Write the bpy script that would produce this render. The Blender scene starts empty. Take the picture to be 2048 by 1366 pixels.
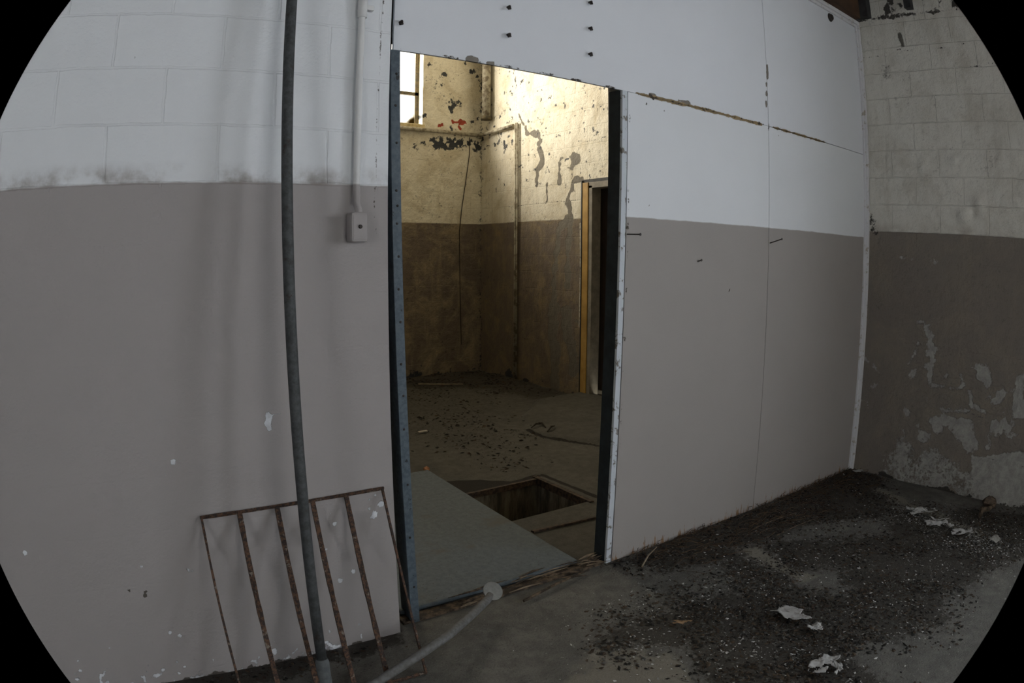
import bpy, math, random
import numpy as np
from mathutils import Vector, Matrix
random.seed(7); RNG = np.random.default_rng(11)
sc = bpy.context.scene
COL = sc.collection
R = math.radians

# ---------------- camera ----------------
YAW, PIT, ROL = 0.5969, -0.1271, 0.005
def cam_matrix():
    cy, sy, cp, sp = math.cos(YAW), math.sin(YAW), math.cos(PIT), math.sin(PIT)
    f = Vector((sy*cp, cy*cp, sp)); r = Vector((cy, -sy, 0)); u = r.cross(f)
    cr, sr = math.cos(ROL), math.sin(ROL)
    r2 = cr*r + sr*u; u2 = -sr*r + cr*u
    m = Matrix(((r2.x, u2.x, -f.x, 0), (r2.y, u2.y, -f.y, -2.4529), (r2.z, u2.z, -f.z, 1.6121), (0, 0, 0, 1)))
    return m
cd = bpy.data.cameras.new('camera'); cam = bpy.data.objects.new('camera', cd); COL.objects.link(cam)
cam.matrix_world = cam_matrix(); sc.camera = cam
cd.type = 'PANO'; cd.sensor_fit = 'HORIZONTAL'; cd.sensor_width = 36; cd.clip_start = .01; cd.lens = 25
cd.panorama_type = 'FISHEYE_LENS_POLYNOMIAL'
cd.fisheye_polynomial_k0 = 0.0
cd.fisheye_polynomial_k1 = -0.04076737724
cd.fisheye_polynomial_k2 = -0.0001228758216
cd.fisheye_polynomial_k3 = 2.1648265e-05
cd.fisheye_polynomial_k4 = -9.11739e-07
cd.fisheye_fov = 1.637
# ---------------- view, world ----------------
vs = sc.view_settings
vs.view_transform = 'Standard'; vs.look = 'None'; vs.exposure = 0.0; vs.gamma = 1; vs.use_curve_mapping = False
w = bpy.data.worlds.new('world'); sc.world = w; w.use_nodes = True
bg = w.node_tree.nodes['Background']; bg.inputs[0].default_value = (1.0, .95, .82, 1); bg.inputs[1].default_value = 4.0
try:
    sc.cycles.max_bounces = 8; sc.cycles.diffuse_bounces = 5; sc.cycles.use_denoising = True
except Exception: pass

def area(name, loc, target, sx, sy, power, color):
    l = bpy.data.lights.new(name, 'AREA'); l.shape = 'RECTANGLE'; l.size = sx; l.size_y = sy; l.energy = power; l.color = color
    o = bpy.data.objects.new(name, l); COL.objects.link(o); o.location = loc
    o.rotation_euler = (Vector(target)-Vector(loc)).to_track_quat('-Z', 'Y').to_euler()
    return o
SIDE = 4.935      # plane of the right-hand block wall
BACKY = 5.565     # plane of the far wall of the back room
COOL = (.765, .86, 1.0); WARM = (1.0, .91, .75)
# daylight outside right and back room windows; rear and left lamps added as fill
area('daylight_right', (SIDE+.24, -3.1, 2.15), (0, -3.1, 2.0), 1.2, 1.8, 68, COOL)
area('daylight_right', (SIDE+.24, -5.1, 2.15), (0, -5.1, 2.0), 1.2, 1.8, 68, COOL)
area('fill_rear', (1.6, -7.26, 2.1), (1.6, 0, 2.0), 2.4, 1.8, 50, COOL)  # fill lamp behind an unseen window, added to soften the shadows
area('fill_left', (-3.26, -3.6, 2.1), (0, -3.6, 2.0), 1.4, 1.6, 38, COOL)  # fill lamp added to brighten the side wall from the left
area('daylight_back', (2.75, BACKY+.95, 4.05), (4.95, 4.1, 4.05), 1.7, 1.5, 540, WARM)

# ---------------- numpy noise and masks ----------------
def vnoise(x, y, s, seed=0):
    x = np.asarray(x)/s+seed*17.3; y = np.asarray(y)/s+seed*9.1
    xi = np.floor(x).astype(int); yi = np.floor(y).astype(int); fx = x-xi; fy = y-yi
    fx = fx*fx*(3-2*fx); fy = fy*fy*(3-2*fy)
    def h(a, b):
        n = (a*374761393+b*668265263+seed*1013) & 0xffffffff
        n = ((n ^ (n >> 13))*1274126177) & 0xffffffff
        return ((n ^ (n >> 16)) & 0xffff)/65535.
    return (h(xi, yi)*(1-fx)+h(xi+1, yi)*fx)*(1-fy)+(h(xi, yi+1)*(1-fx)+h(xi+1, yi+1)*fx)*fy
def fbm(x, y, s, seed=0, o=4):
    t = 0; a = .5; n = 0
    for i in range(o):
        t = t+a*vnoise(x, y, s/2**i, seed+i); n += a; a *= .5
    return t/n
def dpoly(U, V, pts):
    d = np.full(np.shape(U), 1e3)
    if len(pts) == 1: return np.hypot(U-pts[0][0], V-pts[0][1])
    for (a, b), (c, e) in zip(pts[:-1], pts[1:]):
        vx, vy = c-a, e-b; L = vx*vx+vy*vy+1e-12
        t = np.clip(((U-a)*vx+(V-b)*vy)/L, 0, 1)
        d = np.minimum(d, np.hypot(U-a-t*vx, V-b-t*vy))
    return d
def stroke(U, V, pts, wid, soft=.02, amp=.0, seed=3, ns=.05):
    d = dpoly(U, V, pts)
    if amp: d = d+(fbm(U, V, ns, seed)-.5)*2*amp
    return np.clip(.5+(wid-d)/(2*soft), 0, 1)
def inside(U, V, poly):
    r = np.zeros(np.shape(U), bool); n = len(poly)
    for i in range(n):
        x1, y1 = poly[i]; x2, y2 = poly[(i+1) % n]
        if y1 == y2: continue
        c = ((y1 > V) != (y2 > V)) & (U < (x2-x1)*(V-y1)/(y2-y1)+x1)
        r ^= c
    return r
def polymask(U, V, poly, soft=.1, amp=.08, seed=5, ns=.2):
    ins = inside(U, V, poly); d = dpoly(U, V, list(poly)+[poly[0]])
    s = np.where(ins, d, -d)+(fbm(U, V, ns, seed)-.5)*2*amp
    return np.clip(.5+s/(2*soft), 0, 1)

# ---------------- materials ----------------
class NT:
    def __init__(s, name):
        s.m = bpy.data.materials.new(name); s.m.use_nodes = True; s.t = s.m.node_tree; s.N = s.t.nodes; s.L = s.t.links
        s.b = s.N['Principled BSDF']
        s.co = s.N.new('ShaderNodeTexCoord').outputs['Object']
    def put(s, sock, v):
        if hasattr(v, 'is_output') or isinstance(v, bpy.types.NodeSocket): s.L.new(v, sock)
        elif isinstance(v, (tuple, list)) and len(v) == 3 and sock.type == 'RGBA': sock.default_value = (*v, 1)
        else: sock.default_value = v
    def mth(s, op, a, b=0.0, c=None, clamp=False):
        n = s.N.new('ShaderNodeMath'); n.operation = op; n.use_clamp = clamp
        s.put(n.inputs[0], a); s.put(n.inputs[1], b)
        if c is not None: s.put(n.inputs[2], c)
        return n.outputs[0]
    def noise(s, scale, detail=4, rough=.55, vec=None, dist=0):
        n = s.N.new('ShaderNodeTexNoise'); n.inputs['Scale'].default_value = scale; n.inputs['Detail'].default_value = detail
        n.inputs['Roughness'].default_value = rough; n.inputs['Distortion'].default_value = dist
        s.L.new(vec or s.co, n.inputs['Vector']); return n.outputs[0]
    def scaled(s, x, y, z):
        n = s.N.new('ShaderNodeMapping'); n.inputs['Scale'].default_value = (x, y, z); s.L.new(s.co, n.inputs[0]); return n.outputs[0]
    def step(s, v, lo, hi):
        n = s.N.new('ShaderNodeMapRange'); n.interpolation_type = 'SMOOTHSTEP'
        s.put(n.inputs[0], v); n.inputs[1].default_value = lo; n.inputs[2].default_value = hi; n.inputs[3].default_value = 0; n.inputs[4].default_value = 1
        return n.outputs[0]
    def mix(s, f, a, b):
        n = s.N.new('ShaderNodeMix'); n.data_type = 'RGBA'
        s.put(n.inputs['Factor'], f); s.put(n.inputs[6], a); s.put(n.inputs[7], b); return n.outputs[2]
    def attr(s, name='m'):
        n = s.N.new('ShaderNodeAttribute'); n.attribute_name = name
        q = s.N.new('ShaderNodeSeparateColor'); s.L.new(n.outputs['Color'], q.inputs[0]); return q.outputs[0], q.outputs[1], q.outputs[2]
    def xyz(s):
        n = s.N.new('ShaderNodeSeparateXYZ'); s.L.new(s.co, n.inputs[0]); return n.outputs
    def bump(s, h, strength, dist, prev=None):
        n = s.N.new('ShaderNodeBump'); n.inputs['Strength'].default_value = strength; n.inputs['Distance'].default_value = dist
        s.put(n.inputs['Height'], h)
        if prev is not None: s.L.new(prev, n.inputs['Normal'])
        return n.outputs[0]
    def done(s, color, rough=.8, normal=None, metal=0):
        s.put(s.b.inputs['Base Color'], color); s.put(s.b.inputs['Roughness'], rough); s.b.inputs['Metallic'].default_value = metal
        s.b.inputs['Specular IOR Level'].default_value = .3
        if normal is not None: s.L.new(normal, s.b.inputs['Normal'])
        return s.m

def simple(name, col, var=.25, scale=30, rough=.7, col2=None, thr=None, metal=0, bmp=.0):
    t = NT(name)
    c2 = col2 or tuple(v*(1-var) for v in col)
    n = t.noise(scale, 5, .65)
    f = t.step(n, *(thr or (.35, .65)))
    nb = t.bump(n, bmp, .01) if bmp else None
    return t.done(t.mix(f, col, c2), rough, nb, metal)

WHITE = (.70, .72, .745); TAUPE = (.335, .310, .305)
def wall_mat(name, white, taupe, line, axis='x', j0=0.0, brick=1.0, brickfade=None, peel=(.5, .5, .47), patch=(.16, .15, .13),
             dirt=(.05, .045, .04), speck=0.0, stain=(.35, .28, .17), stainamt=0.0, smudge=0.0, rgh=.75, speckcol=(.05, .05, .045), lowdirt=0.0, ambump=.25, crisp=.10, rust=None, fine=60):
    t = NT(name); X = t.xyz(); z = X[2]
    u = X[0] if axis == 'x' else X[1]
    # old paint line, slightly wavy
    n1 = t.noise(9, 3); zl = t.mth('ADD', z, t.mth('MULTIPLY', t.mth('SUBTRACT', n1, .5), .012))
    f = t.step(zl, line-.004, line+.004)
    wv = t.noise(1.6, 4, .6)
    wcol = t.mix(t.mth('MULTIPLY', t.step(wv, .3, .75), .25), white, tuple(c*.85 for c in white))
    tcol = t.mix(t.mth('MULTIPLY', t.step(wv, .3, .75), .25), taupe, tuple(c*.82 for c in taupe))
    col = t.mix(f, tcol, wcol)
    if stainamt:
        s1 = t.noise(3.2, 8, .7, dist=.6); col = t.mix(t.mth('MULTIPLY', t.step(s1, .42, .72), stainamt), col, stain)
        s2 = t.noise(1.0, 6, .7, vec=t.scaled(9, 9, 1.2)); col = t.mix(t.mth('MULTIPLY', t.step(s2, .5, .75), stainamt*.7), col, stain)
    if smudge:
        # grime caught along the top of the lower paint coat
        sm = t.mth('MULTIPLY', t.step(z, line-.01, line+.003), t.mth('SUBTRACT', 1.0, t.step(z, line+.01, line+.085)))
        sm = t.mth('MULTIPLY', sm, t.step(t.noise(5, 5, .6), .40, .62)); col = t.mix(t.mth('MULTIPLY', sm, smudge), col, (.17, .135, .105))
    h = None
    nrm = None
    if brick:
        cb = t.N.new('ShaderNodeCombineXYZ'); wob = t.mth('MULTIPLY', t.mth('SUBTRACT', t.noise(12, 3), .5), .012)
        t.put(cb.inputs[0], t.mth('ADD', t.mth('SUBTRACT', u, j0-.2032-40*.4064), wob)); t.put(cb.inputs[1], t.mth('ADD', t.mth('SUBTRACT', z, line-60*.2032), wob))
        b = t.N.new('ShaderNodeTexBrick'); b.inputs['Scale'].default_value = 1; b.inputs['Brick Width'].default_value = .4064; b.inputs['Row Height'].default_value = .2032
        b.inputs['Mortar Size'].default_value = .006; b.inputs['Mortar Smooth'].default_value = .6
        t.L.new(cb.outputs[0], b.inputs['Vector'])
        mo = b.outputs['Fac']
        if brickfade is not None:
            mo = t.mth('MULTIPLY', mo, t.mth('ADD', t.mth('MULTIPLY', t.step(z, brickfade-.01, brickfade+.02), 1-.12), .12))
        nrm = t.bump(t.mth('SUBTRACT', 1.0, mo), min(1, brick), .006*brick)
        dk = t.mth('MULTIPLY', mo, t.step(t.noise(4, 5), .4, .7)); col = t.mix(t.mth('MULTIPLY', dk, .30*min(1, brick)), col, tuple(c*.45 for c in white))
    nrm = t.bump(t.noise(fine, 5, .6), ambump, .006, nrm)
    nrm = t.bump(t.noise(6, 5, .6), ambump, .03, nrm)
    r, g, bl = t.attr()
    nz = t.mth('MULTIPLY', t.mth('SUBTRACT', t.noise(32, 8, .75), .5), 2.0)
    if speck:
        sp = t.step(t.noise(22, 9, .8), .575, .62); a2 = t.step(t.noise(2.2, 4), .36, .60)
        col = t.mix(t.mth('MULTIPLY', t.mth('MULTIPLY', sp, a2), speck), col, speckcol)
        sp = t.step(t.noise(60, 6, .75), .60, .65)
        col = t.mix(t.mth('MULTIPLY', sp, speck*.7), col, speckcol)
    def crispm(v, amt=1.0): return t.step(t.mth('ADD', v, t.mth('MULTIPLY', nz, t.mth('MULTIPLY', t.step(v, .02, .3), amt))), .5-crisp, .5+crisp)
    P_, G_, D_ = crispm(r, .5), crispm(g, .75), crispm(bl, 1.2)
    pc = t.mix(t.noise(20, 6, .7), tuple(c*.6 for c in patch), tuple(c*1.35 for c in patch))
    gc = t.mix(t.step(t.noise(16, 6, .7), .3, .7), tuple(c*.65 for c in peel), peel)
    col = t.mix(P_, col, pc); col = t.mix(G_, col, gc); col = t.mix(t.mth('MULTIPLY', D_, .97), col, dirt)
    if rust is not None:
        nn = t.noise(1, 7, .75, vec=t.scaled(38, 38, 6)); hh = t.mth('ADD', z, t.mth('MULTIPLY', t.mth('SUBTRACT', .56, nn), .55))
        rr = t.mth('SUBTRACT', 1.0, t.step(hh, .0, .05)); col = t.mix(t.mth('MULTIPLY', rr, .95), col, t.mix(t.noise(25, 4), (.06, .035, .02), rust))
    nrm = t.bump(t.mth('SUBTRACT', 1.0, t.mth('MAXIMUM', P_, G_)), .8, .004, nrm)
    return t.done(col, rgh, nrm)

# ---------------- mesh helpers ----------------
def lk(me, name, mat, parent=None):
    o = bpy.data.objects.new(name, me); COL.objects.link(o)
    if mat is not None: me.materials.append(mat)
    if parent is not None: o.parent = parent; 
    return o
def tag(o, label=None, cat=None, group=None, kind=None):
    if label: o['label'] = label
    if cat: o['category'] = cat
    if group: o['group'] = group
    if kind: o['kind'] = kind
    return o
def empty(name, loc=(0, 0, 0), **k):
    o = bpy.data.objects.new(name, None); o.empty_display_size = .1; COL.objects.link(o); o.location = loc; return tag(o, **k)
class MB:
    def __init__(s): s.v = []; s.f = []; s.c = []
    def add(s, vs_, fs):
        n = len(s.v); s.v += [tuple(v) for v in vs_]; s.f += [tuple(i+n for i in f) for f in fs]
    def box(s, a, b):
        (x0, y0, z0), (x1, y1, z1) = a, b
        s.add([(x0, y0, z0), (x1, y0, z0), (x1, y1, z0), (x0, y1, z0), (x0, y0, z1), (x1, y0, z1), (x1, y1, z1), (x0, y1, z1)],
              [(3, 2, 1, 0), (4, 5, 6, 7), (0, 1, 5, 4), (1, 2, 6, 5), (2, 3, 7, 6), (3, 0, 4, 7)]); return s
    def hexa(s, p):   # 8 points, bottom ring then top ring
        s.add(p, [(3, 2, 1, 0), (4, 5, 6, 7), (0, 1, 5, 4), (1, 2, 6, 5), (2, 3, 7, 6), (3, 0, 4, 7)]); return s
    def tube(s, pts, r, n=16, cap=True, jit=0):
        pts = [Vector(p) for p in pts]; rs = r if isinstance(r, (list, tuple)) else [r]*len(pts)
        d0 = (pts[1]-pts[0]).normalized(); up = Vector((0, 0, 1)) if abs(d0.z) < .9 else Vector((1, 0, 0))
        a = d0.cross(up).normalized(); rings = []
        for i, p in enumerate(pts):
            d = (pts[min(i+1, len(pts)-1)]-pts[max(i-1, 0)]).normalized()
            a = (a-d*a.dot(d)).normalized(); b = d.cross(a)
            rings.append([p+(a*math.cos(2*math.pi*k/n)+b*math.sin(2*math.pi*k/n))*rs[i]*(1+random.uniform(-jit, jit)) for k in range(n)])
        base = len(s.v); s.v += [tuple(v) for rg in rings for v in rg]
        for i in range(len(pts)-1):
            for k in range(n):
                s.f.append((base+i*n+k, base+i*n+(k+1) % n, base+(i+1)*n+(k+1) % n, base+(i+1)*n+k))
        if cap:
            s.f.append(tuple(base+k for k in reversed(range(n)))); s.f.append(tuple(base+(len(pts)-1)*n+k for k in range(n)))
        return s
    def build(s, name, mat, parent=None, smooth=False, bevel=0, origin=None):
        me = bpy.data.meshes.new(name)
        vs_ = s.v
        if origin is not None: vs_ = [(x-origin[0], y-origin[1], z-origin[2]) for x, y, z in vs_]
        me.from_pydata(vs_, [], s.f); me.update()
        o = lk(me, name, mat, parent)
        if origin is not None: o.location = origin
        if smooth:
            for p in me.polygons: p.use_smooth = len(p.vertices) < 6
        if bevel:
            b = o.modifiers.new('b', 'BEVEL'); b.width = bevel; b.segments = 2; b.limit_method = 'ANGLE'
        return o
def steps(*segs):
    out = []
    for a, b, st in segs:
        n = max(1, int(round((b-a)/st))); out += list(np.linspace(a, b, n, endpoint=False))
    return np.array(out+[segs[-1][1]])
def grid(name, us, vv, to3, mat, maskfn=None, thick=None, nrm=None, holes=(), parent=None, disp=None):
    """sheet of quads over u,v with an attribute 'm'; rims extruded along nrm by thick"""
    nu, nv = len(us), len(vv); U, V = np.meshgrid(us, vv, indexing='ij')
    D = disp(U, V) if disp is not None else np.zeros_like(U)
    P = to3(U, V, D).reshape(-1, 3)
    I = np.arange(nu*nv).reshape(nu, nv)
    keep = np.ones((nu-1, nv-1), bool); uc = (us[:-1]+us[1:])/2; vc = (vv[:-1]+vv[1:])/2
    for (a, b, c, d) in holes: keep &= ~(((uc > a) & (uc < b))[:, None] & ((vc > c) & (vc < d))[None, :])
    F = np.stack([I[:-1, :-1], I[1:, :-1], I[1:, 1:], I[:-1, 1:]], -1)[keep]
    F = F.tolist()
    # orientation
    a = Vector(P[F[0][0]]); n = (Vector(P[F[0][1]])-a).cross(Vector(P[F[0][2]])-a)
    if nrm is not None and n.dot(Vector(nrm)) > 0: F = [f[::-1] for f in F]
    if thick:
        from collections import Counter
        ed = {}
        for f in F:
            for i in range(4):
                e = (f[i], f[(i+1) % 4]); k = (min(e), max(e)); ed[k] = None if k in ed else e
        be = [e for e in ed.values() if e]
        mp = {}; P = P.tolist(); off = np.array(nrm)*thick
        for e in be:
            for q in e:
                if q not in mp: mp[q] = len(P); P.append((np.array(P[q])+off).tolist())
        F += [[e[1], e[0], mp[e[0]], mp[e[1]]] for e in be]
        extra = list(mp.keys())
    else: extra = []; P = P.tolist()
    me = bpy.data.meshes.new(name); me.from_pydata(P, [], F); me.update()
    M = np.zeros((nu*nv, 4), np.float32); M[:, 3] = 1
    if maskfn is not None:
        r = maskfn(U, V)
        for i in range(3):
            if r[i] is not None: M[:, i] = np.asarray(r[i]).reshape(-1)
    M = np.concatenate([M, M[extra]]) if extra else M
    at = me.attributes.new('m', 'FLOAT_COLOR', 'POINT'); at.data.foreach_set('color', M.reshape(-1))
    return lk(me, name, mat, parent)
mx = lambda *a: np.maximum.reduce(a)
XZ = lambda y: (lambda U, V, D: np.stack([U, y+D, V], -1))
YZ = lambda x: (lambda U, V, D: np.stack([x+D, U, V], -1))

# =====================================================================
#  FRONT BLOCK WALL (left of the opening)
# =====================================================================
LP = 1.8699
M_left = wall_mat('painted_block', WHITE, TAUPE, LP, 'x', .0281, brick=.55, brickfade=LP-.02, smudge=.75, peel=(.74, .76, .80), dirt=(.07, .06, .05), fine=90)
LW = [(0.229, 0.9, .009), (-0.401, 0.624, .009), (-0.116, 0.522, .005), (0.055, 0.523, .007), (0.233, 0.483, .012), (0.112, 0.231, .006), (0.149, 0.208, .006),
      (-0.154, 0.197, .005), (-0.307, 0.152, .008), (-0.311, 0.104, .007), (0.834, 0.569, .006), (0.893, 0.354, .012), (0.836, 0.317, .010), (1.006, 0.586, .018), (1.022, 0.570, .013), (.985, .60, .012),
      (1.036, 0.613, .011), (1.01, 0.66, .006), (0.794, 0.469, .006), (0.816, 0.615, .008), (.985, .645, .005)]
def left_mask(U, V):
    G = mx(*[stroke(U, V, [(a, b)], r*.9, .006, r*1.7, 3, .025) for a, b, r in LW], stroke(U, V, [(.597, 1.04), (.603, 1.025), (.594, 1.005), (.600, .985)], .011, .005, .004, 4, .02),
           stroke(U, V, [(.60, 1.033), (.645, 1.036)], .002, .003), stroke(U, V, [(.17, .858), (.19, .866), (.205, .858)], .001, .004))
    n = fbm(U, V, .05, 8, 4)
    G = mx(G, np.clip((fbm(U, V, .03, 8, 3)-.64)*7, 0, .75)*np.clip((.15-V)/.08, 0, 1)*np.clip((U+.6)*3, 0, 1))
    n2 = fbm(U, V, .12, 18, 4); G = mx(G, np.clip((n2-.57)*5, 0, .55)*np.clip((.06-V)/.05, 0, 1))
    crack = [(1.054, 2.9), (1.054, 2.617), (1.049, 2.455), (1.046, 2.276), (1.039, 2.08), (1.041, 1.926), (1.034, 1.816), (1.038, 1.744), (1.041, 1.679)]
    B = stroke(U, V, crack, .0022, .006, .004, 6, .03)*.70
    B = mx(B, *[stroke(U, V, [(a, b)], r, .005, .006, 9, .02) for a, b, r in [(.046, .406, .009), (.05, .42, .006), (-.014, .431, .004), (-.074, 1.704, .007), (.11, 2.309, .004), (.886, 2.402, .006), (.67, 2.62, .004)]])
    B = mx(B, np.clip((.016-V+(n-.5)*.05)/.02, 0, 1)*.8)
    return None, G, B
wf = grid('wall_front', steps((-3, -.6, .2), (-.6, 1.09, .007)), steps((0, 1.12, .007), (1.12, 2.9, .012), (2.9, 3.84, .1)), XZ(0), M_left, left_mask, .2, (0, 1, 0),
          disp=lambda U, V: (fbm(U, V, .35, 2, 2)-.5)*.004)
tag(wf, kind='structure')
# =====================================================================
#  BOARDED INFILL right of and above the opening
# =====================================================================
PL = 1.7986; HH = 2.43
M_board = wall_mat('painted_board', (.72, .74, .77), (.335, .31, .295), PL, brick=0, stainamt=0, peel=(.33, .24, .13), patch=(.24, .17, .09), dirt=(.045, .035, .025), ambump=.10, rust=(.34, .17, .055), crisp=.12, fine=120)
M_board_up = wall_mat('painted_upper_board', (.70, .72, .76), (.36, .315, .285), -5, brick=0, peel=(.33, .24, .13), patch=(.20, .18, .155), dirt=(.045, .035, .025), ambump=.10, crisp=.12, fine=120)
infill = empty('wall_infill', (1.1, .05, 0), kind='structure')
def par(o, p):
    o.parent = p
    if p.type == 'MESH': return o
    o.matrix_parent_inverse = Matrix.Translation(-Vector(p.location)); return o
def board_mask(U, V):
    n = fbm(U, V, .04, 21)
    seam = mx(stroke(U, V, [(2.45, HH), (3.52, HH-.003)], .009, .006, .006, 2, .04), stroke(U, V, [(3.65, HH), (4.30, HH)], .008, .006, .006, 2, .04)*.9)
    G = seam
    R_ = mx(*[stroke(U, V, [p, (p[0]+l, p[1])], r, .006, .01, 5, .03) for p, l, r in [((1.475, 2.438), .035, .013), ((1.57, 2.436), .022, .010), ((2.55, 2.438), .03, .010), ((2.76, 2.444), .09, .007)]],
            stroke(U, V, [(3.605, 2.83), (3.603, 2.74)], .009, .005, .004), stroke(U, V, [(3.588, 2.70), (3.588, 2.695)], .010, .005, .004), stroke(U, V, [(3.585, 2.645), (3.585, 2.63)], .011, .005, .004), stroke(U, V, [(3.578, 2.575), (3.578, 2.56)], .013, .005, .004))
    B = mx(stroke(U, V, [(1.15, HH+.004), (2.35, HH+.004)], .000, .008, .022, 7, .05)*.7, stroke(U, V, [(2.4, HH), (4.35, HH)], .003, .012, .024, 7, .035)*.62,
           *[stroke(U, V, [p, (p[0]+.012, p[1]-.03)], .002, .004, .006, 8, .02)*.9 for p in [(2.50, 2.405), (2.635, 2.375), (2.66, 2.385), (3.70, 2.41), (2.52, 1.88), (2.92, 1.59), (3.2, 1.45), (2.42, 1.5)]],
           stroke(U, V, [(2.385, 0), (2.385, 2.42)], -.004, .012, .02, 11, .06)*.6,
           stroke(U, V, [(3.597, 2.45), (3.597, 2.405)], .005, .006, .008), stroke(U, V, [(3.588, 0.05), (3.588, 3.4)], -.002, .008, .008, 12, .03)*.5)
    return R_, G, B
bd = []
def board(us, vv, mat, warp=False):
    f3 = (lambda U, V, D: np.stack([U+np.clip(1-(U-2.375)/1.219, 0, 1)*((2.350+V*.0165)-2.375), .05+D, V], -1)) if warp else XZ(.05)
    o = grid('board', us, vv, f3, mat, board_mask, .014, (0, 1, 0)); par(o, infill); return o
fine_top = ((2.35, HH-.0015, .006),)
lo1 = board(steps((2.375, 3.594, .012)), steps((0, 2.3, .02), (2.3, HH-.002, .006)), M_board, True)
lo2 = board(steps((3.598, 4.905, .012)), steps((0, 2.3, .02), (2.3, HH-.003, .006)), M_board)
up1 = board(steps((1.126, 3.594, .01)), steps((HH, HH+.06, .006), (HH+.06, 2.9, .015), (2.9, 3.50, .05)), M_board_up)
up2 = board(steps((3.598, 4.905, .012)), steps((HH+.001, HH+.06, .006), (HH+.06, 2.9, .015), (2.9, 3.50, .05)), M_board_up)
M_stud = simple('dark_stud_timber', (.045, .045, .045), .5, 12)
b = MB()
b.box((2.42, .066, .02), (2.46, .15, 2.40)); b.box((1.12, .066, 2.485), (4.90, .15, 2.52)); b.box((3.57, .066, .02), (3.62, .15, 3.5)); b.box((4.86, .066, .02), (4.90, .15, 3.5)); b.box((1.12, .066, 3.46), (4.9, .15, 3.5))
par(b.build('stud', M_stud), infill)
b = MB(); b.box((2.36, .15, .0), (4.93, .165, HH+.06)); b.box((1.1, .15, HH+.06), (4.93, .165, 3.52)); b.box((1.09, .15, HH+.08), (4.93, .2, 4.6)); b.box((-3, .05, 3.53), (1.09, .2, 4.6))
par(b.build('rear_lining', simple('lining_board', (.62, .58, .48), .2, 5)), infill)
# screws and nails in the boards
M_dark = simple('dark_iron', (.045, .035, .03), .4, 60, .6)
def screw(x, z, par_):
    q = MB(); q.tube([(x, .051, z), (x, .030, z)], .006, 8); q.tube([(x, .032, z), (x+.002, .028, z-.012), (x-.012, .026, z-.016)], .0045, 6)
    par(q.build('screw', M_dark, smooth=True), par_)
for x, z in [(1.668, 2.713), (1.669, 2.581), (2.141, 2.845), (2.138, 2.708), (2.136, 2.576), (1.151, 2.55)]: screw(x, z, up1)
for (x, z), d in [((2.385, 1.713), (.0, -.092, -.002)), ((3.61, 1.702), (.0, -.088, .028)), ((2.92, 1.58), (.01, -.02, .01))]:
    q = MB(); e = (x+d[0], .05+d[1], z+d[2]); q.tube([(x, .06, z), e], .0035, 8)
    q.tube([e, (e[0], e[1]-.002, e[2])], .007, 10)
    par(q.build('nail', M_dark), lo2 if x > 3.5 else lo1)
q = MB(); q.tube([(4.493, .05, 3.42), (4.493, .03, 3.42)], [.035, .022], 20); par(q.build('cable_plug', M_dark, smooth=True), up2)
# trims of the infill
M_trim = simple('white_trim_paint', (.66, .66, .68), .3, 22, .6, (.40, .36, .31), (.55, .68))
q = MB(); q.box((4.905, .02, 0), (4.933, .055, 3.50)); q.box((4.888, .036, 0), (4.905, .055, 3.50)); tag(q.build('trim_1', M_trim, bevel=.002), kind='structure')
q = MB(); q.box((1.13, .022, 3.485), (4.93, .055, 3.515)); q.box((1.13, .036, 3.46), (4.89, .055, 3.485)); tag(q.build('trim_2', M_trim, bevel=.002), kind='structure')
# =====================================================================
#  STEEL DOOR FRAME
# =====================================================================
door = empty('door_1', (1.16, .05, 0), kind='structure')
t = NT('blue_grey_steel'); n = t.noise(45, 6, .7)
c = t.mix(t.step(n, .4, .6), (.066, .088, .108), (.095, .122, .145)); c = t.mix(t.step(t.noise(24, 6, .7), .64, .67), c, (.025, .028, .03)); c = t.mix(t.step(t.noise(30, 6, .7), .70, .72), c, (.4, .45, .5))
M_steel = t.done(c, .55, t.bump(n, .2, .003))
M_steel_shade = simple('shaded_blue_steel', (.028, .036, .042), .4, 14, .6)  # shade of the right jamb's reveal put into a darker steel colour
XL = lambda z: 1.117+(2.35-z)*.0225
q = MB()
def slanted(q, xa, xb, y0, y1, z0, z1, fn):
    q.hexa([(fn(z0)+xa, y0, z0), (fn(z0)+xb, y0, z0), (fn(z0)+xb, y1, z0), (fn(z0)+xa, y1, z0), (fn(z1)+xa, y0, z1), (fn(z1)+xb, y0, z1), (fn(z1)+xb, y1, z1), (fn(z1)+xa, y1, z1)])
slanted(q, 0, .040, .048, .054, 0, HH, XL); slanted(q, 0, .006, .054, .15, 0, HH, XL)
jl = par(q.build('jamb', M_steel, bevel=.001), door)
q = MB(); q.box((1.092, .09, 0), (1.125, .15, 2.44)); q.box((1.092, .10, 2.44), (1.14, .15, 3.52)); par(q.build('gap_shade_box', M_stud), door)  # dark box stands for the shade in the gap beside the block wall
for i, z in enumerate([.18, .42, .66, .9, 1.04, 1.17, 1.34, 1.47, 1.60, 1.73, 1.80, 1.86, 2.05, 2.2, 2.33]):
    x = XL(z)+(.02 if i % 2 else .024); q = MB(); q.tube([(x, .048, z), (x, .0445, z)], [.0055, .0035], 8)
    r_ = par(q.build('rivet', M_dark, smooth=True), jl)
XR = lambda z: 2.306+z*.0175
q = MB(); slanted(q, 0, .05, .062, .145, 0, HH+.005, XR)
q.box((2.31, .055, 0), (2.40, .062, 0.001))
par(q.build('jamb', M_steel_shade), door)
q = MB(); slanted(q, .0, .034, .046, .062, 0, HH, XR)
par(q.build('door_stop', simple('chipped_stop_paint', (.52, .56, .60), .3, 22, .6, (.16, .14, .12), (.54, .62)), bevel=.002), door)
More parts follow.
